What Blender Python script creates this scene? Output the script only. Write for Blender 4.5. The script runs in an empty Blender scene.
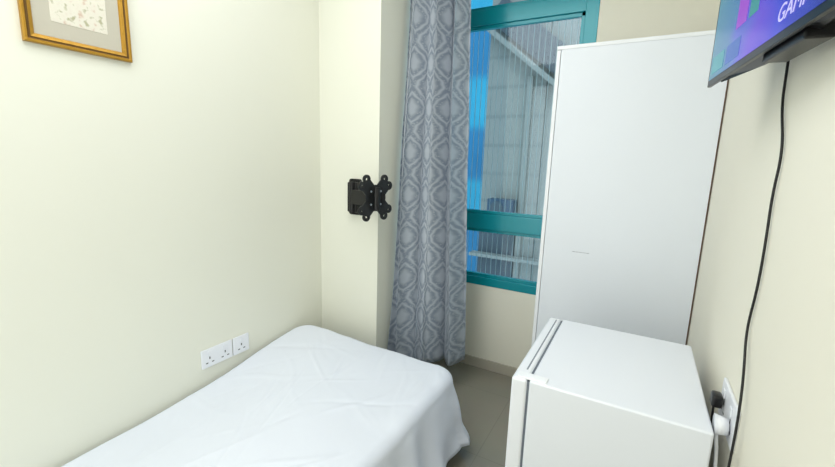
import bpy, bmesh, random
from math import *
from mathutils import Vector, Matrix, noise
random.seed(4)
S=bpy.context.scene
COL=S.collection
S.view_settings.view_transform='Standard'
S.view_settings.look='None'

# ---------------------------------------------------------------- materials
def lin(c):
    return tuple(((v/255)/12.92 if v/255<=.04045 else (((v/255)+.055)/1.055)**2.4) for v in c)+(1,)
def mat(name,rgb,rough=.6,metal=0,bump=0,bscale=40,var=0,spec=.5,emit=None,es=1,coat=0):
    m=bpy.data.materials.new(name); m.use_nodes=True
    nt=m.node_tree; b=nt.nodes['Principled BSDF']
    b.inputs['Base Color'].default_value=lin(rgb); b.inputs['Roughness'].default_value=rough
    b.inputs['Metallic'].default_value=metal; b.inputs['Specular IOR Level'].default_value=spec
    b.inputs['Coat Weight'].default_value=coat
    if emit: b.inputs['Emission Color'].default_value=lin(emit); b.inputs['Emission Strength'].default_value=es
    tc=nt.nodes.new('ShaderNodeTexCoord')
    if var:
        n=nt.nodes.new('ShaderNodeTexNoise'); n.inputs['Scale'].default_value=1.7; n.inputs['Detail'].default_value=4
        nt.links.new(tc.outputs['Object'],n.inputs['Vector'])
        mx=nt.nodes.new('ShaderNodeMix'); mx.data_type='RGBA'
        mx.inputs['A'].default_value=lin(rgb); mx.inputs['B'].default_value=lin(tuple(v*(1-var) for v in rgb))
        nt.links.new(n.outputs['Fac'],mx.inputs['Factor']); nt.links.new(mx.outputs['Result'],b.inputs['Base Color'])
    if bump:
        n=nt.nodes.new('ShaderNodeTexNoise'); n.inputs['Scale'].default_value=bscale; n.inputs['Detail'].default_value=5
        nt.links.new(tc.outputs['Object'],n.inputs['Vector'])
        bp=nt.nodes.new('ShaderNodeBump'); bp.inputs['Strength'].default_value=bump; bp.inputs['Distance'].default_value=.01
        nt.links.new(n.outputs['Fac'],bp.inputs['Height']); nt.links.new(bp.outputs['Normal'],b.inputs['Normal'])
    return m

M_wall=mat('wall_paint',(236,237,223),.5,bump=.03,bscale=25,var=.01,spec=.3)
M_wallr=mat('wall_paint_warm',(241,238,222),.5,bump=.03,bscale=25,var=.01,spec=.3)
M_ceil=mat('ceiling_paint',(245,245,245),.8)
M_white=mat('white_laminate',(233,239,246),.4,bump=.01,bscale=8)
M_whiteedge=mat('white_edge_band',(243,247,251),.35)
M_fridge=mat('white_enamel',(235,240,247),.3,bump=.01,bscale=60)
M_fridgedoor=mat('white_door_enamel',(239,243,249),.28)
M_gasket=mat('grey_gasket',(110,118,128),.6)
M_groove=mat('grey_groove',(135,143,153),.5)
M_metal=mat('brushed_metal',(180,186,190),.3,metal=.9)
M_black=mat('black_steel',(14,14,16),.45)
M_blackp=mat('black_plastic',(14,14,17),.3,spec=.4)
M_cable=mat('black_cable_rubber',(12,12,14),.5)
M_sock=mat('white_plastic',(238,241,246),.3)
M_slot=mat('dark_slot',(95,97,100),.6)
M_teal=mat('teal_aluminium',(4,146,158),.22,metal=.1,spec=.6)
M_gold=mat('gold_frame',(200,150,44),.36,metal=.4,bump=.3,bscale=120,var=.2)
M_golddark=mat('gold_frame_groove',(104,74,24),.5,metal=.3)
M_mat=mat('picture_mat',(194,190,174),.8,bump=.05)
M_base=mat('skirting_tile',(190,184,168),.35,var=.05)
M_slat=mat('screen_wire',(200,208,208),.5)
M_sheet=mat('white_cotton',(227,233,243),.75,bump=.10,bscale=12,spec=.2)
M_mattress=mat('mattress_ticking',(210,210,205),.9)
M_wood=mat('dark_wood',(80,55,38),.5,var=.3)

def tile_mat():
    m=bpy.data.materials.new('floor_tile'); m.use_nodes=True; nt=m.node_tree; b=nt.nodes['Principled BSDF']
    tc=nt.nodes.new('ShaderNodeTexCoord')
    br=nt.nodes.new('ShaderNodeTexBrick'); br.offset=0; br.inputs['Scale'].default_value=1
    br.inputs['Brick Width'].default_value=.6; br.inputs['Row Height'].default_value=.6; br.inputs['Mortar Size'].default_value=.0015
    br.inputs['Color1'].default_value=lin((146,142,128)); br.inputs['Color2'].default_value=lin((145,141,127)); br.inputs['Mortar'].default_value=lin((132,128,114))
    n=nt.nodes.new('ShaderNodeTexNoise'); n.inputs['Scale'].default_value=5; n.inputs['Detail'].default_value=6
    mx=nt.nodes.new('ShaderNodeMix'); mx.data_type='RGBA'; mx.blend_type='MULTIPLY'; mx.inputs['Factor'].default_value=.12
    nt.links.new(tc.outputs['Object'],br.inputs['Vector']); nt.links.new(tc.outputs['Object'],n.inputs['Vector'])
    nt.links.new(br.outputs['Color'],mx.inputs['A']); nt.links.new(n.outputs['Color'],mx.inputs['B'])
    nt.links.new(mx.outputs['Result'],b.inputs['Base Color']); b.inputs['Roughness'].default_value=.15
    return m
M_floor=tile_mat()

def glass_mat():
    m=bpy.data.materials.new('window_glass'); m.use_nodes=True; nt=m.node_tree; nt.nodes.clear()
    o=nt.nodes.new('ShaderNodeOutputMaterial'); t=nt.nodes.new('ShaderNodeBsdfTransparent'); g=nt.nodes.new('ShaderNodeBsdfGlossy')
    t.inputs['Color'].default_value=(.84,.93,.96,1); g.inputs['Roughness'].default_value=.03
    mx=nt.nodes.new('ShaderNodeMixShader'); mx.inputs[0].default_value=.03
    nt.links.new(t.outputs[0],mx.inputs[1]); nt.links.new(g.outputs[0],mx.inputs[2]); nt.links.new(mx.outputs[0],o.inputs[0])
    return m
M_glass=glass_mat()

def math_node(nt,op,a,b=None):
    n=nt.nodes.new('ShaderNodeMath'); n.operation=op
    for i,v in enumerate((a,b)):
        if v is None: continue
        if isinstance(v,(int,float)): n.inputs[i].default_value=v
        else: nt.links.new(v,n.inputs[i])
    return n.outputs[0]
def maprange(nt,v,a,b,c=0,d=1):
    mr=nt.nodes.new('ShaderNodeMapRange'); mr.inputs['From Min'].default_value=a; mr.inputs['From Max'].default_value=b
    mr.inputs['To Min'].default_value=c; mr.inputs['To Max'].default_value=d; nt.links.new(v,mr.inputs[0]); return mr.outputs[0]
def curtain_mat():
    m=bpy.data.materials.new('grey_damask_fabric'); m.use_nodes=True; nt=m.node_tree; b=nt.nodes['Principled BSDF']
    tc=nt.nodes.new('ShaderNodeTexCoord'); sp=nt.nodes.new('ShaderNodeSeparateXYZ'); nt.links.new(tc.outputs['UV'],sp.inputs[0])
    PW,PH=.135,.26
    U=math_node(nt,'MULTIPLY',sp.outputs[0],2*pi/PW); V=math_node(nt,'MULTIPLY',sp.outputs[1],2*pi/PH)
    tri=math_node(nt,'DIVIDE',math_node(nt,'ARCCOSINE',math_node(nt,'MULTIPLY',math_node(nt,'COSINE',U),.9999)),pi)
    cv=math_node(nt,'MULTIPLY',math_node(nt,'ADD',math_node(nt,'COSINE',V),1.0),.5)
    a=math_node(nt,'ABSOLUTE',math_node(nt,'SUBTRACT',cv,tri))   # 0 on the ogee lattice, 1 at medallion centres
    wob=math_node(nt,'MULTIPLY',math_node(nt,'SINE',math_node(nt,'MULTIPLY',V,7.0)),.03)
    aw=math_node(nt,'ADD',a,wob)
    rim=maprange(nt,math_node(nt,'ABSOLUTE',math_node(nt,'SUBTRACT',aw,.24)),.02,.17,.85,0)
    core=maprange(nt,aw,.50,.80,0,.8)
    n=nt.nodes.new('ShaderNodeTexVoronoi'); n.inputs['Scale'].default_value=85; nt.links.new(tc.outputs['UV'],n.inputs['Vector'])
    sp2=maprange(nt,n.outputs['Distance'],.2,.5,.5,0)
    f=math_node(nt,'MAXIMUM',rim,math_node(nt,'MAXIMUM',core,sp2))
    mx=nt.nodes.new('ShaderNodeMix'); mx.data_type='RGBA'
    mx.inputs['A'].default_value=lin((128,139,152)); mx.inputs['B'].default_value=lin((180,188,197))
    nt.links.new(f,mx.inputs['Factor']); nt.links.new(mx.outputs['Result'],b.inputs['Base Color'])
    b.inputs['Roughness'].default_value=.34; b.inputs['Sheen Weight'].default_value=.08
    return m
M_curtain=curtain_mat()

def facade_mat(name,c1,c2,h,w=None,lo=-.2,hi=.3):
    m=bpy.data.materials.new(name); m.use_nodes=True; nt=m.node_tree; b=nt.nodes['Principled BSDF']
    tc=nt.nodes.new('ShaderNodeTexCoord'); sp=nt.nodes.new('ShaderNodeSeparateXYZ'); nt.links.new(tc.outputs['Object'],sp.inputs[0])
    t=math_node(nt,'SINE',math_node(nt,'MULTIPLY',sp.outputs[2],2*pi/h))
    f=maprange(nt,t,lo,hi)
    if w:
        t2=math_node(nt,'SINE',math_node(nt,'MULTIPLY',sp.outputs[0],2*pi/w))
        f=math_node(nt,'MAXIMUM',f,maprange(nt,t2,.8,.9))
    n=nt.nodes.new('ShaderNodeTexNoise'); n.inputs['Scale'].default_value=1.2; nt.links.new(tc.outputs['Object'],n.inputs['Vector'])
    mx=nt.nodes.new('ShaderNodeMix'); mx.data_type='RGBA'; mx.inputs['A'].default_value=lin(c1); mx.inputs['B'].default_value=lin(c2)
    nt.links.new(math_node(nt,'MULTIPLY',f,maprange(nt,n.outputs['Fac'],.3,.7,.5,1)),mx.inputs['Factor']); nt.links.new(mx.outputs['Result'],b.inputs['Base Color']); b.inputs['Roughness'].default_value=.5
    return m
M_fac1=facade_mat('panelled_cladding',(122,124,120),(104,108,106),.42,lo=.90,hi=.97)
M_fac2=mat('pale_render',(136,138,134),.8,var=.08)
M_fac3=facade_mat('blue_glass_facade',(6,110,155),(30,165,195),2.3,1.7)
M_dark=mat('dark_soffit',(64,74,82),.7)
M_acg=mat('unit_grey_blue',(40,66,88),.5)

# ---------------------------------------------------------------- builders
def obj(name,me,m=None,parent=None,smooth=False):
    o=bpy.data.objects.new(name,me); COL.objects.link(o)
    if m is not None: me.materials.append(m)
    if parent: o.parent=parent; o.matrix_parent_inverse=parent.matrix_world.inverted()
    if smooth:
        for p in me.polygons: p.use_smooth=True
    return o
def bm_box(bm,lo,hi,bev=0,seg=2):
    c=[(a+b)/2 for a,b in zip(lo,hi)]; d=[b-a for a,b in zip(lo,hi)]
    r=bmesh.ops.create_cube(bm,size=1,matrix=Matrix.Translation(c)@Matrix.Diagonal((*d,1)))
    if bev:
        es=list({e for v in r['verts'] for e in v.link_edges})
        bmesh.ops.bevel(bm,geom=es,offset=bev,segments=seg,affect='EDGES',profile=.5)
def bm_cyl(bm,p,r,h,axis='z',seg=24,r2=None):
    M=Matrix.Translation(p)
    if axis=='x': M=M@Matrix.Rotation(pi/2,4,'Y')
    if axis=='y': M=M@Matrix.Rotation(-pi/2,4,'X')
    bmesh.ops.create_cone(bm,cap_ends=True,segments=seg,radius1=r,radius2=r if r2 is None else r2,depth=h,matrix=M)
def fin(bm,name,m,parent=None,smooth=False):
    me=bpy.data.meshes.new(name); bm.to_mesh(me); bm.free(); return obj(name,me,m,parent,smooth)
def box(name,lo,hi,m,parent=None,bev=0,seg=2):
    bm=bmesh.new(); bm_box(bm,lo,hi,bev,seg); o=fin(bm,name,m,parent,False)
    if bev:
        for p in o.data.polygons: p.use_smooth=True
        md=o.modifiers.new('wn','WEIGHTED_NORMAL'); md.keep_sharp=False
    return o
def empty(name,loc,label,cat,group=None,rot=None):
    e=bpy.data.objects.new(name,None); COL.objects.link(e); e.location=loc; e.empty_display_size=.1
    if rot: e.rotation_euler=rot
    bpy.context.view_layer.update()
    e['label']=label; e['category']=cat
    if group: e['group']=group
    return e
def struct(o): o['kind']='structure'; return o
def tube(name,pts,r,m,parent=None,res=8):
    cu=bpy.data.curves.new(name,'CURVE'); cu.dimensions='3D'; cu.bevel_depth=r; cu.bevel_resolution=3; cu.resolution_u=res
    sp=cu.splines.new('NURBS'); sp.points.add(len(pts)-1); sp.order_u=3; sp.use_endpoint_u=True
    for q,p in zip(sp.points,pts): q.co=(*p,1)
    tmp=bpy.data.objects.new('tmp',cu); COL.objects.link(tmp); bpy.context.view_layer.update()
    me=bpy.data.meshes.new_from_object(tmp.evaluated_get(bpy.context.evaluated_depsgraph_get()))
    bpy.data.objects.remove(tmp); me.name=name; me.materials.clear()
    return obj(name,me,m,parent,True)

# ---------------------------------------------------------------- room
LX,RX,YB,YF,ZC=-1.80,.274,2.686,-1.2,2.9
CX,CY=-1.351,1.95
struct(box('floor',(LX-.15,YF-.15,-.1),(RX+.15,YB+.2,0),M_floor))
struct(box('ceiling',(LX-.15,YF-.15,ZC),(RX+.15,YB+.2,ZC+.1),M_ceil))
struct(box('wall_left',(LX-.15,YF-.15,0),(LX,YB+.2,ZC),M_wall))
struct(box('wall_right',(RX,YF-.15,0),(RX+.15,YB+.2,ZC),M_wallr))
struct(box('wall_front',(LX,YF-.15,0),(RX,YF,ZC),M_wall))
struct(box('wall_column',(LX,CY,0),(CX,YB,ZC),M_wall))
WX0,WX1,WZ0,WZ1=-1.30,-.335,.634,2.86
bm=bmesh.new()
bm_box(bm,(CX,YB,0),(RX,YB+.2,WZ0)); bm_box(bm,(CX,YB,WZ1),(RX,YB+.2,ZC))
bm_box(bm,(CX,YB,WZ0),(WX0,YB+.2,WZ1)); bm_box(bm,(WX1,YB,WZ0),(RX,YB+.2,WZ1))
struct(fin(bm,'wall_back',M_wallr))
struct(box('baseboard_back',(CX,YB-.012,0),(RX,YB,.075),M_base,bev=.002))
struct(box('baseboard_right',(RX-.012,YF,0),(RX,YB-.012,.075),M_base,bev=.002))
struct(box('baseboard_left',(LX,YF,0),(LX+.012,CY,.075),M_base,bev=.002))
bm=bmesh.new(); f0,f1=YB+.0,YB+.07
fw=.05
bm_box(bm,(WX0,f0,WZ0),(WX1,f1,WZ0+.06),.003); bm_box(bm,(WX0,f0,WZ1-fw),(WX1,f1,WZ1),.003)
bm_box(bm,(WX0,f0,WZ0),(WX0+fw,f1,WZ1),.003); bm_box(bm,(WX1-.075,f0,WZ0),(WX1,f1,WZ1),.003)
bm_box(bm,(WX0,f0+.004,2.405),(WX1,f1-.004,2.50),.003)
bm_box(bm,(WX0,f0+.004,1.045),(WX1,f1-.004,1.155),.003)
for z0,z1 in ((WZ0+.06,1.045),(1.155,2.405),(2.50,WZ1-fw)):
    x0,x1=WX0+fw,WX1-.075
    y0,y1=f0+.018,f0+.05
    bm_box(bm,(x0,y0,z0),(x1,y1,z0+.022),.002); bm_box(bm,(x0,y0,z1-.022),(x1,y1,z1),.002)
    bm_box(bm,(x0,y0,z0),(x0+.022,y1,z1),.002); bm_box(bm,(x1-.022,y0,z0),(x1,y1,z1),.002)
w=struct(fin(bm,'window_1',M_teal))
bm=bmesh.new()
for z0,z1 in ((WZ0+.06,1.045),(1.155,2.405),(2.50,WZ1-fw)):
    bm_box(bm,(WX0+fw,f0+.032,z0),(WX1-.075,f0+.036,z1))
g=fin(bm,'window_glass',M_glass,w)
bm=bmesh.new()
x=WX0+.08
while x<WX1-.08:
    bm_cyl(bm,(x,YB+.10,(1.16+2.4)/2),.0022,1.26,'z',8); bm_cyl(bm,(x,YB+.10,.86),.0022,.36,'z',8); x+=.038
g=fin(bm,'window_wire_screen',M_slat,w)
# exterior
def ext(name,lo,hi,m,label,cat,bev=0):
    o=box(name,lo,hi,m,None,bev); o['label']=label; o['category']=cat; return o
nb=empty('neighbouring_building',(-1.8,7,-6),'grey panelled apartment facade with a slanted concrete beam','building')
box('facade',(-2.20,6,-6),(-1.34,8,3.9),M_fac1,nb)
def slant(bm,p,q,w,d):
    p=Vector(p);q=Vector(q);e=q-p
    M=Matrix.Translation((p+q)/2)@Matrix.Rotation(-atan2(e.z,e.x),4,'Y')@Matrix.Diagonal((e.length,d,w,1))
    bmesh.ops.create_cube(bm,size=1,matrix=M)
bm=bmesh.new(); slant(bm,(-2.22,5.9,3.44),(-1.1,5.9,2.52),.07,.15)
fin(bm,'concrete_beam',M_fac2,nb)
bm=bmesh.new(); slant(bm,(-2.12,5.95,3.70),(-1.0,5.95,2.78),.36,.06); fin(bm,'dark_soffit',M_dark,nb)
box('balcony_ledge',(-2.28,5.80,.08),(-.9,5.99,.13),M_fac2,nb,.006)
box('balcony_panel',(-2.19,5.965,-.6),(-1.62,6.01,.62),M_dark,nb,.004)
box('corner_pilaster',(-1.60,5.96,-.3),(-1.52,6.01,2.75),M_fac2,nb,.004)
ac=empty('air_conditioner_unit',(-1.78,5.85,.75),'small grey-blue outdoor air conditioning unit on the neighbouring facade','air conditioner')
box('casing',(-2.0,5.72,.75),(-1.61,5.94,1.0),M_acg,ac,.01)
bm=bmesh.new(); bm_cyl(bm,(-1.85,5.715,.875),.095,.02,'y'); fin(bm,'fan_grille',M_dark,ac)
ext('pale_building',(-1.335,6.05,-6),(.6,8,6),M_fac2,'pale grey rendered building beside the panelled facade','building')
ext('glass_tower',(-9,9,-6),(-3.0,11,12),M_fac3,'cyan glass tower outside the window','building')

# ---------------------------------------------------------------- bed
def sm(t): t=max(0,min(1,t)); return t*t*(3-2*t)
BX0,BX1,BY0,BY1,BZ=-1.785,-.71,-.12,1.78,.47
bed=empty('bed',((BX0+BX1)/2,(BY0+BY1)/2,0),'single bed under a plain white sheet draped to the floor','bed')
box('bed_frame',(BX0+.08,BY0+.08,.16),(BX1-.08,BY1-.08,.22),M_wood,bed,.005)
for lx in (BX0+.12,BX1-.12):
    for ly in (BY0+.12,BY1-.12):
        box('leg',(lx-.025,ly-.025,0),(lx+.025,ly+.025,.16),M_wood,bed,.003)
box('mattress',(BX0+.07,BY0+.07,.22),(BX1-.07,BY1-.07,.31),M_mattress,bed,.03,4)
def rrect(x0,x1,y0,y1,r,n):
    pts=[]
    w=x1-x0-2*r; h=y1-y0-2*r; P=2*w+2*h+2*pi*r
    for i in range(n):
        s=P*i/n; q=s
        if q<w: pts.append((x0+r+q,y0,0,-1,s)); continue
        q-=w
        if q<pi*r/2: a=-pi/2+q/r; pts.append((x1-r+r*cos(a),y0+r+r*sin(a),cos(a),sin(a),s)); continue
        q-=pi*r/2
        if q<h: pts.append((x1,y0+r+q,1,0,s)); continue
        q-=h
        if q<pi*r/2: a=q/r; pts.append((x1-r+r*cos(a),y1-r+r*sin(a),cos(a),sin(a),s)); continue
        q-=pi*r/2
        if q<w: pts.append((x1-r-q,y1,0,1,s)); continue
        q-=w
        if q<pi*r/2: a=pi/2+q/r; pts.append((x0+r+r*cos(a),y1-r+r*sin(a),cos(a),sin(a),s)); continue
        q-=pi*r/2
        if q<h: pts.append((x0,y1-r-q,-1,0,s)); continue
        q-=h
        a=pi+q/r; pts.append((x0+r+r*cos(a),y0+r+r*sin(a),cos(a),sin(a),s))
    return pts
N=640; r=.05
per=rrect(BX0+r,BX1-r,BY0+r,BY1-r,.06,N)
cx,cy=(BX0+BX1)/2,(BY0+BY1)/2
CRE=[]
rc=random.Random(23)
for i in range(56):
    px=rc.uniform(-1.65,-.74); py=rc.uniform(.5,1.74)
    an=rc.choice([rc.gauss(1.3,.35),rc.gauss(.15,.4),rc.gauss(2.2,.3)])
    CRE.append((px,py,cos(an),sin(an),rc.uniform(.007,.016),rc.uniform(.0012,.0030)*rc.choice([1,1,-1]),rc.uniform(.08,.26),rc.uniform(4,12)))
def topz(x,y):
    z=BZ
    z-=.115*sm((1.78-y)/1.1)*sm((-1.05-x)/.7)
    z+=.018*sm((y-1.1)/.6)*sm((-1.2-x)/.4)
    z+=.010*noise.noise(Vector((x*2.2,y*1.8,3)))+.0045*noise.noise(Vector((x*6,y*4,9)))
    z+=.005*noise.noise(Vector((x*11,y*9,5)))*sm((x+.95)/.2)
    for (px,py,ux,uy,wd,am,L,fq) in CRE:
        u=(x-px)*ux+(y-py)*uy
        if abs(u)>2.2*L: continue
        v=-(x-px)*uy+(y-py)*ux+.02*sin(u*fq)
        if abs(v)>3*wd: continue
        z+=am*exp(-(v/wd)**2)*exp(-(u/L)**2)
    return z
bm=bmesh.new(); rings=[]
K=110
cen=bm.verts.new((cx,cy,topz(cx,cy)))
for k in range(1,K+1):
    t=k/K; t=1-(1-t)**1.25
    rings.append([bm.verts.new((cx+(p[0]-cx)*t,cy+(p[1]-cy)*t,topz(cx+(p[0]-cx)*t,cy+(p[1]-cy)*t))) for p in per])
prof=[]
for i in range(1,9):
    a=i/8*pi/2; prof.append((r*sin(a),r*(1-cos(a)),0))
for i in range(1,19):
    prof.append((r,r,i/18))
for (h,g,q) in prof:
    ring=[]
    for p in per:
        x,y,nx,ny,s=p
        zt=topz(x,y); hem=.07+.022*sin(s*3.1)+.01*sin(s*8)
        z=zt-g; z=z+(hem-z)*q
        wall=(nx<-.5)
        amp=.022 if not wall else .003
        fold=(sin(s*20+2.5*sin(s*3)+q*1.4)*.8+sin(s*37+1.3-q)*.3+noise.noise(Vector((s*4,q*2,0)))*1.2)*amp*(q**.7)
        flare=(.065 if not wall else -.01)*q**.9+ (.035*q if (nx>.2 and ny>.2) else 0)
        off=h+flare+fold
        ring.append(bm.verts.new((x+nx*off,y+ny*off,z)))
    rings.append(ring)
for i in range(N): bm.faces.new((cen,rings[0][i],rings[0][(i+1)%N]))
for a,b in zip(rings,rings[1:]):
    for i in range(N): bm.faces.new((a[i],b[i],b[(i+1)%N],a[(i+1)%N]))
sheet=fin(bm,'sheet',M_sheet,bed,True)
sd=sheet.modifiers.new('thick','SOLIDIFY'); sd.thickness=.002; sd.offset=-1

# ---------------------------------------------------------------- wardrobe
wx0,wx1,wy0,wy1,wz=-.463,.2670,2.25,2.672,2.105
wd=empty('wardrobe',((wx0+wx1)/2,(wy0+wy1)/2,0),'tall white laminate wardrobe standing beside the window','wardrobe')
bm=bmesh.new(); bm_box(bm,(wx0+.0215,wy0,0),(wx1,wy1,wz-.018),.0012)
b=fin(bm,'body',M_white,wd)
M_brown=mat('brown_strip',(110,80,58),.6)
box('gap_strip',(wx1+.0002,wy0+.002,.0),(wx1+.0035,wy1,wz-.02),M_brown,wd)  # thin brown strip filling the gap between wardrobe and right wall
box('top_panel',(wx0,wy0-.002,wz-.018),(wx1,wy1,wz),M_whiteedge,wd,.0015)
for i,(a,c) in enumerate(((wy0,wy0+.209),(wy0+.213,wy1))):
    d=box('door',(wx0,a,.05),(wx0+.019,c,wz-.020),M_whiteedge,wd,.0015)
    yy=c-.03 if i==0 else a+.03
    h=box('handle',(wx0-.022,yy-.006,1.0),(wx0,yy+.006,1.16),M_metal,d,.003)
bm=bmesh.new()
xx=-.292
for k in range(5):
    bm_box(bm,(xx,wy0-.0006,1.053),(xx+.013,wy0+.001,1.0555)); xx+=.0175
fin(bm,'scuff_mark',M_groove,wd)

# ---------------------------------------------------------------- fridge
fx0,fx1,fy0,fy1,fz=-.292,.228,1.165,1.755,.85
fr=empty('mini_fridge',((fx0+fx1)/2,(fy0+fy1)/2,0),'small white refrigerator standing in front of the wardrobe','refrigerator')
dt=.048
box('cabinet',(fx0+dt+.007,fy0,.03),(fx1,fy1,fz),M_fridge,fr,.007,4)
box('door_gasket',(fx0+dt-.004,fy0+.008,.07),(fx0+dt+.010,fy1-.006,fz-.007),M_gasket,fr)
d=box('door',(fx0,fy0,.06),(fx0+dt,fy1,fz-.001),M_fridgedoor,fr,.009,4)
box('handle_groove',(fx0+.029,fy0+.07,fz-.004),(fx0+.034,fy1-.02,fz-.0006),M_groove,d)
box('hinge_cover',(fx0+.014,fy0+.008,fz-.003),(fx0+.105,fy0+.042,fz+.005),M_whiteedge,fr,.003,3)
for lx in (fx0+.09,fx1-.05):
    for ly in (fy0+.05,fy1-.05):
        bm=bmesh.new(); bm_cyl(bm,(lx,ly,.015),.018,.03); fin(bm,'leg',M_blackp,fr)

# ---------------------------------------------------------------- curtain
def curtain():
    bm=bmesh.new(); uvl=bm.loops.layers.uv.new('UVMap')
    NU,NV=300,70; z0,z1=.205,2.82
    grid=[]
    for j in range(NV+1):
        v=j/NV; z=z0+(z1-z0)*v; row=[]
        xr=-.913-.098*v; xl=-1.338+.004*v
        yl=2.05+.16*v; yr=2.31
        for i in range(NU+1):
            u=i/NU
            ph=u*2*pi*3.3+.9*sin(u*5.2+v*1.2)+.45*sin(v*3.2)
            A=.060*(1-.15*v)*(.75+.33*sin(u*8+1+v*.8))
            x=xl+(xr-xl)*u + .008*sin(2*ph)*sm(u*6)*sm((1-u)*6)
            y=yl+(yr-yl)*u + A*sin(ph)+.006*sin(2.3*ph+v*5)
            x+=.004*noise.noise(Vector((u*5,v*6,1)))
            y+=.012*noise.noise(Vector((u*4,v*3,7)))
            p=Vector((max(x,CX+.004),y,z))
            row.append((bm.verts.new(p),u*.62,z))
        grid.append(row)
    for j in range(NV):
        for i in range(NU):
            q=[grid[j][i],grid[j][i+1],grid[j+1][i+1],grid[j+1][i]]
            f=bm.faces.new([a[0] for a in q]); f.smooth=True
            for lp,a in zip(f.loops,q): lp[uvl].uv=(a[1],a[2])
    return bm
cur=empty('curtain',(-1.12,2.25,.205),'long blue-grey damask patterned curtain drawn beside the window','curtain')
c=fin(curtain(),'fabric',M_curtain,cur,True)
sd=c.modifiers.new('t','SOLIDIFY'); sd.thickness=.002
bm=bmesh.new(); bm_cyl(bm,((CX+RX)/2,2.25,2.84),.012,RX-CX-.002,'x'); fin(bm,'curtain_rod',M_metal,cur,True)

# ---------------------------------------------------------------- outlets
def outlet(y0,y1,zc,h,x,sgn,n,label,group=None):
    e=empty('power_outlet',(x,(y0+y1)/2,zc),label,'power outlet',group)
    def bx(nm,ya,yb,za,zb,d0,d1,m,par,bev=0):
        lo=(min(x+sgn*d0,x+sgn*d1),ya,za); hi=(max(x+sgn*d0,x+sgn*d1),yb,zb)
        return box(nm,lo,hi,m,par,bev)
    fp=bx('faceplate',y0,y1,zc-h/2,zc+h/2,0,.009,M_sock,e,.003)
    w=(y1-y0)/n
    for k in range(n):
        c=y0+w*(k+.5)
        bx('rocker_switch',c-.009,c+.009,zc+h*.14,zc+h*.36,.009,.013,M_sock,fp,.0015)
        bm=bmesh.new()
        for (dy,dz,a,bb) in ((0,0,.003,.006),(-.016,-.024,.006,.0026),(.016,-.024,.006,.0026)):
            lo=(min(x+sgn*.0085,x+sgn*.0096),c+dy-a,zc+dz-bb); hi=(max(x+sgn*.0085,x+sgn*.0096),c+dy+a,zc+dz+bb)
            bm_box(bm,lo,hi)
        fin(bm,'pin_slots',M_slot,fp)
    return e
outlet(1.092,1.262,.504,.097,LX,1,2,'white double wall socket with switches above the bed')
outlet(1.268,1.365,.504,.097,LX,1,1,'white single wall socket beside the double one')
outlet(1.175,1.370,.865,.11,RX,-1,2,'white double wall socket behind the refrigerator')
pl=empty('power_plug',(RX-.013,1.22,.85),'white plug pushed into the socket beside the refrigerator','plug')
bm=bmesh.new(); bm_cyl(bm,(RX-.0275,1.218,.850),.027,.028,'x',24,.021); fin(bm,'plug_body',M_sock,pl,True)
tube('plug_cord',[(RX-.036,1.216,.850),(RX-.034,1.213,.82),(RX-.026,1.21,.77),(RX-.018,1.21,.6),(RX-.018,1.21,.35),(RX-.018,1.22,.1)],.0042,M_sock,pl)
pl2=empty('power_plug',(RX-.013,1.32,.87),'black plug pushed into the socket beside the refrigerator','plug')
bm=bmesh.new(); bm_box(bm,(RX-.039,1.300,.852),(RX-.0135,1.340,.888),.007,3); fin(bm,'plug_body',M_blackp,pl2,True)
tube('plug_cord',[(RX-.030,1.320,.868),(RX-.030,1.323,.83),(RX-.022,1.33,.66),(RX-.018,1.34,.3)],.003,M_cable,pl2)

# ---------------------------------------------------------------- television
tvl=Vector((.131,1.494,1.7425)); ang=radians(7.0)
TW,TH=.735,.43
tv=empty('television',tvl,'flat screen television on the wall showing a colourful menu','television')
U=Vector((sin(ang),-cos(ang),0)); Nn=Vector((-cos(ang),-sin(ang),0))
MT=Matrix((( U.x,-Nn.x,0,tvl.x),(U.y,-Nn.y,0,tvl.y),(0,0,1,tvl.z),(0,0,0,1)))
def tvpart(bm,name,m,parent,smooth=False):
    bm.transform(MT); bmesh.ops.recalc_face_normals(bm,faces=bm.faces); return fin(bm,name,m,parent,smooth)
bm=bmesh.new(); bm_box(bm,(0,0,0),(TW,.010,TH),.002); tvpart(bm,'bezel',M_blackp,tv)
bm=bmesh.new()
prof2=[(.009,.010),(.045,.000),(.066,.008),(.066,.20),(.045,.27),(.009,.29)]
xs=[(.08,.15),(.24,.85),(.46,1.0),(TW-.12,.45),(TW-.02,.25)]
rows=[]
for (xx,sc) in xs:
    rows.append([bm.verts.new((xx,.009+(a-.009)*sc,b)) for a,b in prof2])
for A,B in zip(rows,rows[1:]):
    for i in range(len(prof2)):
        bm.faces.new((A[i],A[(i+1)%6],B[(i+1)%6],B[i]))
bm.faces.new(rows[0]); bm.faces.new(rows[-1][::-1])
tvpart(bm,'back_housing',M_blackp,tv)
bm=bmesh.new(); bm_box(bm,(.36,.014,-.014),(.54,.058,.012),.004,3); tvpart(bm,'stand_socket',M_blackp,tv)
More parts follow.
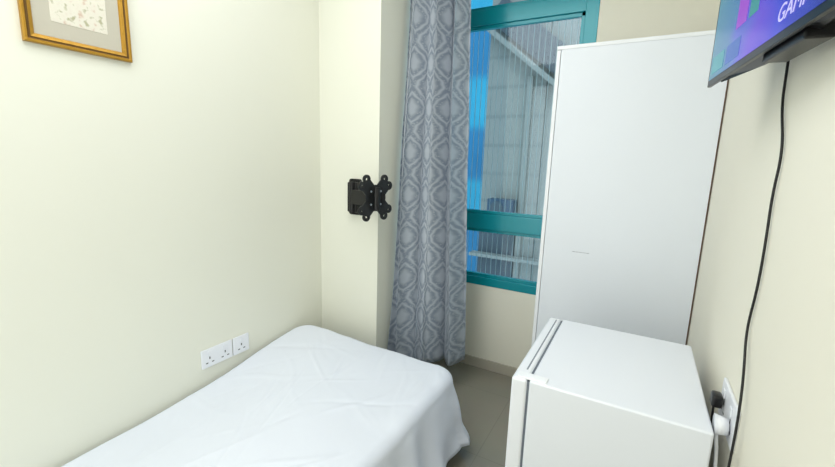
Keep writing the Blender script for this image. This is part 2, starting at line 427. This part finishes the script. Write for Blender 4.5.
def screen_mat():
    m=bpy.data.materials.new('tv_menu_screen'); m.use_nodes=True; nt=m.node_tree; b=nt.nodes['Principled BSDF']
    tc=nt.nodes.new('ShaderNodeTexCoord'); sp=nt.nodes.new('ShaderNodeSeparateXYZ'); nt.links.new(tc.outputs['UV'],sp.inputs[0])
    n=nt.nodes.new('ShaderNodeTexNoise'); n.inputs['Scale'].default_value=4; n.inputs['Detail'].default_value=1
    nt.links.new(tc.outputs['UV'],n.inputs['Vector'])
    r=nt.nodes.new('ShaderNodeValToRGB'); e=r.color_ramp.elements
    e[0].position=.0; e[0].color=lin((55,125,150)); e[1].position=1; e[1].color=lin((30,30,110))
    for p,c in ((.2,(58,115,165)),(.32,(76,88,195)),(.46,(98,55,205)),(.6,(60,55,205)),(.8,(45,50,170))):
        k=e.new(p); k.color=lin(c)
    nt.links.new(math_node(nt,'ADD',sp.outputs[0],math_node(nt,'MULTIPLY',math_node(nt,'SUBTRACT',n.outputs['Fac'],.5),.3)),r.inputs[0])
    b.inputs['Base Color'].default_value=(.01,.01,.012,1); b.inputs['Roughness'].default_value=.25
    nt.links.new(r.outputs[0],b.inputs['Emission Color']); b.inputs['Emission Strength'].default_value=.95
    return m
def quad(name,x0,x1,z0,z1,d,m,parent):
    bm=bmesh.new(); uvl=bm.loops.layers.uv.new('UVMap')
    vs=[bm.verts.new(p) for p in ((x0,-d,z0),(x1,-d,z0),(x1,-d,z1),(x0,-d,z1))]
    f=bm.faces.new(vs)
    for lp,uv in zip(f.loops,((0,0),(1,0),(1,1),(0,1))): lp[uvl].uv=uv
    bm.transform(MT); return fin(bm,name,m,parent)
scr=quad('screen',.012,TW-.012,.016,TH-.008,.0008,screen_mat(),tv)
def em(name,c,s=1): return mat(name,(5,5,5),.3,emit=c,es=s)
quad('menu_tile',.03,.13,.03,.075,.0014,em('tile_teal',(65,150,160)),scr)
quad('menu_tile',.15,.25,.03,.075,.0014,em('tile_navy',(48,95,175)),scr)
quad('menu_tile',.20,.27,.10,.17,.0014,em('tile_magenta',(150,55,195)),scr)
quad('menu_tile',.285,.34,.10,.16,.0014,em('tile_green',(55,140,140)),scr)
cu=bpy.data.curves.new('t','FONT'); cu.body='GAMI'; cu.size=.044; cu.shear=.2; cu.extrude=.0003
t=bpy.data.objects.new('t',cu); COL.objects.link(t); bpy.context.view_layer.update()
me=bpy.data.meshes.new_from_object(t.evaluated_get(bpy.context.evaluated_depsgraph_get())); bpy.data.objects.remove(t)
me.transform(MT@Matrix.Translation((.455,-.0016,.036))@Matrix.Rotation(pi/2,4,'X'))
me.materials.clear(); obj('screen_text',me,em('text_white',(205,200,250),1),scr)
mt=empty('television_bracket',(RX,1.23,2.09),'black wall bracket holding the television','tv bracket')
box('wall_plate',(RX-.006,1.15,2.05),(RX,1.29,2.15),M_black,mt,.001)
bm=bmesh.new(); bm_box(bm,(.182,1.20,2.06),(RX-.005,1.24,2.12),.002); fin(bm,'arm',M_black,mt)

# cable
k=.892
cab=tube('television_cable',[(.262,1.31,1.88),(.267,1.315,1.80),(.268,1.31,1.73),(RX-.006,1.30,1.66)]+[(RX-.006,y*k,1.5+z*k) for y,z in ((1.365,.060),(1.388,-.056),(1.367,-.174),(1.362,-.311),(1.397,-.439))]+[(RX-.012,1.165,1.02),(RX-.014,1.135,.92),(.257,1.125,.80),(.256,1.125,.6),(.254,1.14,.3),(.252,1.17,.05),(.24,1.22,.005)],.0029,M_cable)
cab['label']='thin black power cable hanging down the wall from the television'; cab['category']='cable'

# ---------------------------------------------------------------- picture
py0,py1,pz0,pz1=.577,.894,1.845,2.26
pic=empty('picture_frame',(LX,(py0+py1)/2,pz0),'gold framed faded botanical print hanging on the wall','picture')
def frame_loop(name,profile,m):
    bm=bmesh.new(); loops=[]
    for (ins,dep) in profile:
        loops.append([bm.verts.new((LX+dep,y,z)) for y,z in ((py0+ins,pz0+ins),(py1-ins,pz0+ins),(py1-ins,pz1-ins),(py0+ins,pz1-ins))])
    for A,B in zip(loops,loops[1:]):
        for i in range(4): bm.faces.new((A[i],A[(i+1)%4],B[(i+1)%4],B[i]))
    bmesh.ops.recalc_face_normals(bm,faces=bm.faces)
    return fin(bm,name,m,pic)
frame_loop('frame',[(0,0),(0,.014),(.003,.018),(.008,.018),(.011,.014)],M_gold)
frame_loop('frame_inner_moulding',[(.011,.014),(.013,.0125),(.016,.0125),(.018,.014)],M_golddark)
frame_loop('frame_lip',[(.018,.014),(.024,.012),(.029,.009),(.031,.005)],M_gold)
pm=box('mat_board',(LX,py0+.02,pz0+.02),(LX+.0055,py1-.02,pz1-.02),M_mat,pic)
def print_mat():
    m=bpy.data.materials.new('botanical_print'); m.use_nodes=True; nt=m.node_tree; b=nt.nodes['Principled BSDF']
    tc=nt.nodes.new('ShaderNodeTexCoord')
    n=nt.nodes.new('ShaderNodeTexNoise'); n.inputs['Scale'].default_value=48; n.inputs['Detail'].default_value=2; nt.links.new(tc.outputs['Object'],n.inputs['Vector'])
    r=nt.nodes.new('ShaderNodeValToRGB'); e=r.color_ramp.elements
    e[0].position=.30; e[0].color=lin((176,174,142)); e[1].position=.43; e[1].color=lin((226,223,208))
    k=e.new(.60); k.color=lin((224,219,204)); k=e.new(.72); k.color=lin((206,184,164))
    nt.links.new(n.outputs['Fac'],r.inputs[0]); nt.links.new(r.outputs[0],b.inputs['Base Color']); b.inputs['Roughness'].default_value=.6
    return m
box('print',(LX+.005,py0+.078,pz0+.082),(LX+.0065,py1-.073,pz1-.08),print_mat(),pic)

# ---------------------------------------------------------------- wall mount (articulated)
wm=empty('wall_mount_bracket',(-1.515,CY,1.28),'black articulated television bracket with no screen fixed to the column','tv bracket')
bm=bmesh.new()
bm_box(bm,(-1.558,CY-.008,1.172),(-1.472,CY,1.388),.012,4)
bm_box(bm,(-1.548,CY-.046,1.190),(-1.478,CY-.004,1.370),.008,3)
fin(bm,'wall_plate',M_black,wm)
bm=bmesh.new()
bm_cyl(bm,(-1.510,CY-.044,1.28),.018,.18)
a=Vector((-1.510,CY-.044,1.28)); b_=Vector((-1.285,1.835,1.29)); dv=b_-a
M=Matrix.Translation((a+b_)/2)@Matrix.Rotation(atan2(dv.y,dv.x),4,'Z')@Matrix.Diagonal((dv.length,.030,.085,1))
bmesh.ops.create_cube(bm,size=1,matrix=M)
bm_cyl(bm,b_,.022,.13)
fin(bm,'arm',M_black,wm)
bm=bmesh.new()
def bar(bm,p,q,w,t):
    p=Vector(p);q=Vector(q);d=q-p
    M=Matrix.Translation((p+q)/2)@Matrix.Rotation(atan2(d.z,d.x),4,'Y').inverted()@Matrix.Diagonal((d.length,t,w,1))
    bmesh.ops.create_cube(bm,size=1,matrix=M)
bm_cyl(bm,(0,0,0),.072,.008,'y',32)
for sx in (-1,1):
    for sz in (-1,1):
        bar(bm,(0,0,0),(sx*.078,0,sz*.082),.080,.008)
        for (rx,rz) in ((.096,.066),(.064,.102)):
            M=Matrix.Translation((sx*rx,0,sz*rz))@Matrix.Rotation(pi/2,4,'X')
            R0,R1=.008,.025; seg=20; vs=[]
            for i in range(seg):
                an=2*pi*i/seg
                vs.append([bm.verts.new(M@Vector((rr*cos(an),rr*sin(an),hh))) for rr,hh in ((R0,-.0045),(R1,-.0045),(R1,.0045),(R0,.0045))])
            for i in range(seg):
                A=vs[i];B=vs[(i+1)%seg]
                for kk in range(4): bm.faces.new((A[kk],A[(kk+1)%4],B[(kk+1)%4],B[kk]))
bm_cyl(bm,(0,.012,0),.026,.03,'y')
bmesh.ops.recalc_face_normals(bm,faces=bm.faces)
Mx=Matrix.Translation((-1.282,1.822,1.298))@Matrix.Rotation(radians(76),4,'Z')
bm.transform(Mx)
fin(bm,'screen_plate',M_black,wm)
for sx in (-1,1):
    for sz in (-1,1):
        bm=bmesh.new()
        M=Mx@Matrix.Translation((sx*.035,-.0055,sz*.036))@Matrix.Rotation(pi/2,4,'X')
        bmesh.ops.create_cone(bm,cap_ends=True,segments=14,radius1=.006,radius2=.005,depth=.004,matrix=M)
        fin(bm,'screw_head',M_metal,wm)

# ---------------------------------------------------------------- lights / world
def area(name,loc,rot,sx,sy,p,c):
    l=bpy.data.lights.new(name,'AREA'); l.shape='RECTANGLE'; l.size=sx; l.size_y=sy; l.energy=p; l.color=c
    o=bpy.data.objects.new(name,l); o.location=loc; o.rotation_euler=rot; COL.objects.link(o); return o
area('ceiling_light',(-.92,.55,2.87),(0,0,0),1.2,2.0,25,(.99,.99,1))
area('rear_fill',(-.95,-1.12,1.5),(radians(87),0,0),1.4,2.4,19,(.96,.98,1))  # added fill behind the camera to lift the room, not a lamp there
W=bpy.data.worlds.new('w'); S.world=W; W.use_nodes=True
bg=W.node_tree.nodes['Background']; bg.inputs[0].default_value=(.74,.89,1,1); bg.inputs[1].default_value=1.9
sun=bpy.data.lights.new('sun','SUN'); sun.energy=1.0; sun.angle=.1; so=bpy.data.objects.new('sun',sun); so.rotation_euler=(radians(50),0,radians(30)); COL.objects.link(so)

# ---------------------------------------------------------------- camera
yaw,pit,ro=.5057,.1762,.0326
fwv=Vector((-sin(yaw)*cos(pit),cos(yaw)*cos(pit),-sin(pit))); r_=Vector((cos(yaw),sin(yaw),0)); u_=r_.cross(fwv)
r2=r_*cos(ro)+u_*sin(ro); u2=-r_*sin(ro)+u_*cos(ro)
cd=bpy.data.cameras.new('cam'); cd.sensor_width=36; cd.lens=401.2/835*36; cd.clip_start=.02
co=bpy.data.objects.new('cam',cd); COL.objects.link(co)
co.matrix_world=Matrix(((r2.x,u2.x,-fwv.x,0),(r2.y,u2.y,-fwv.y,0),(r2.z,u2.z,-fwv.z,1.5),(0,0,0,1)))
S.camera=co
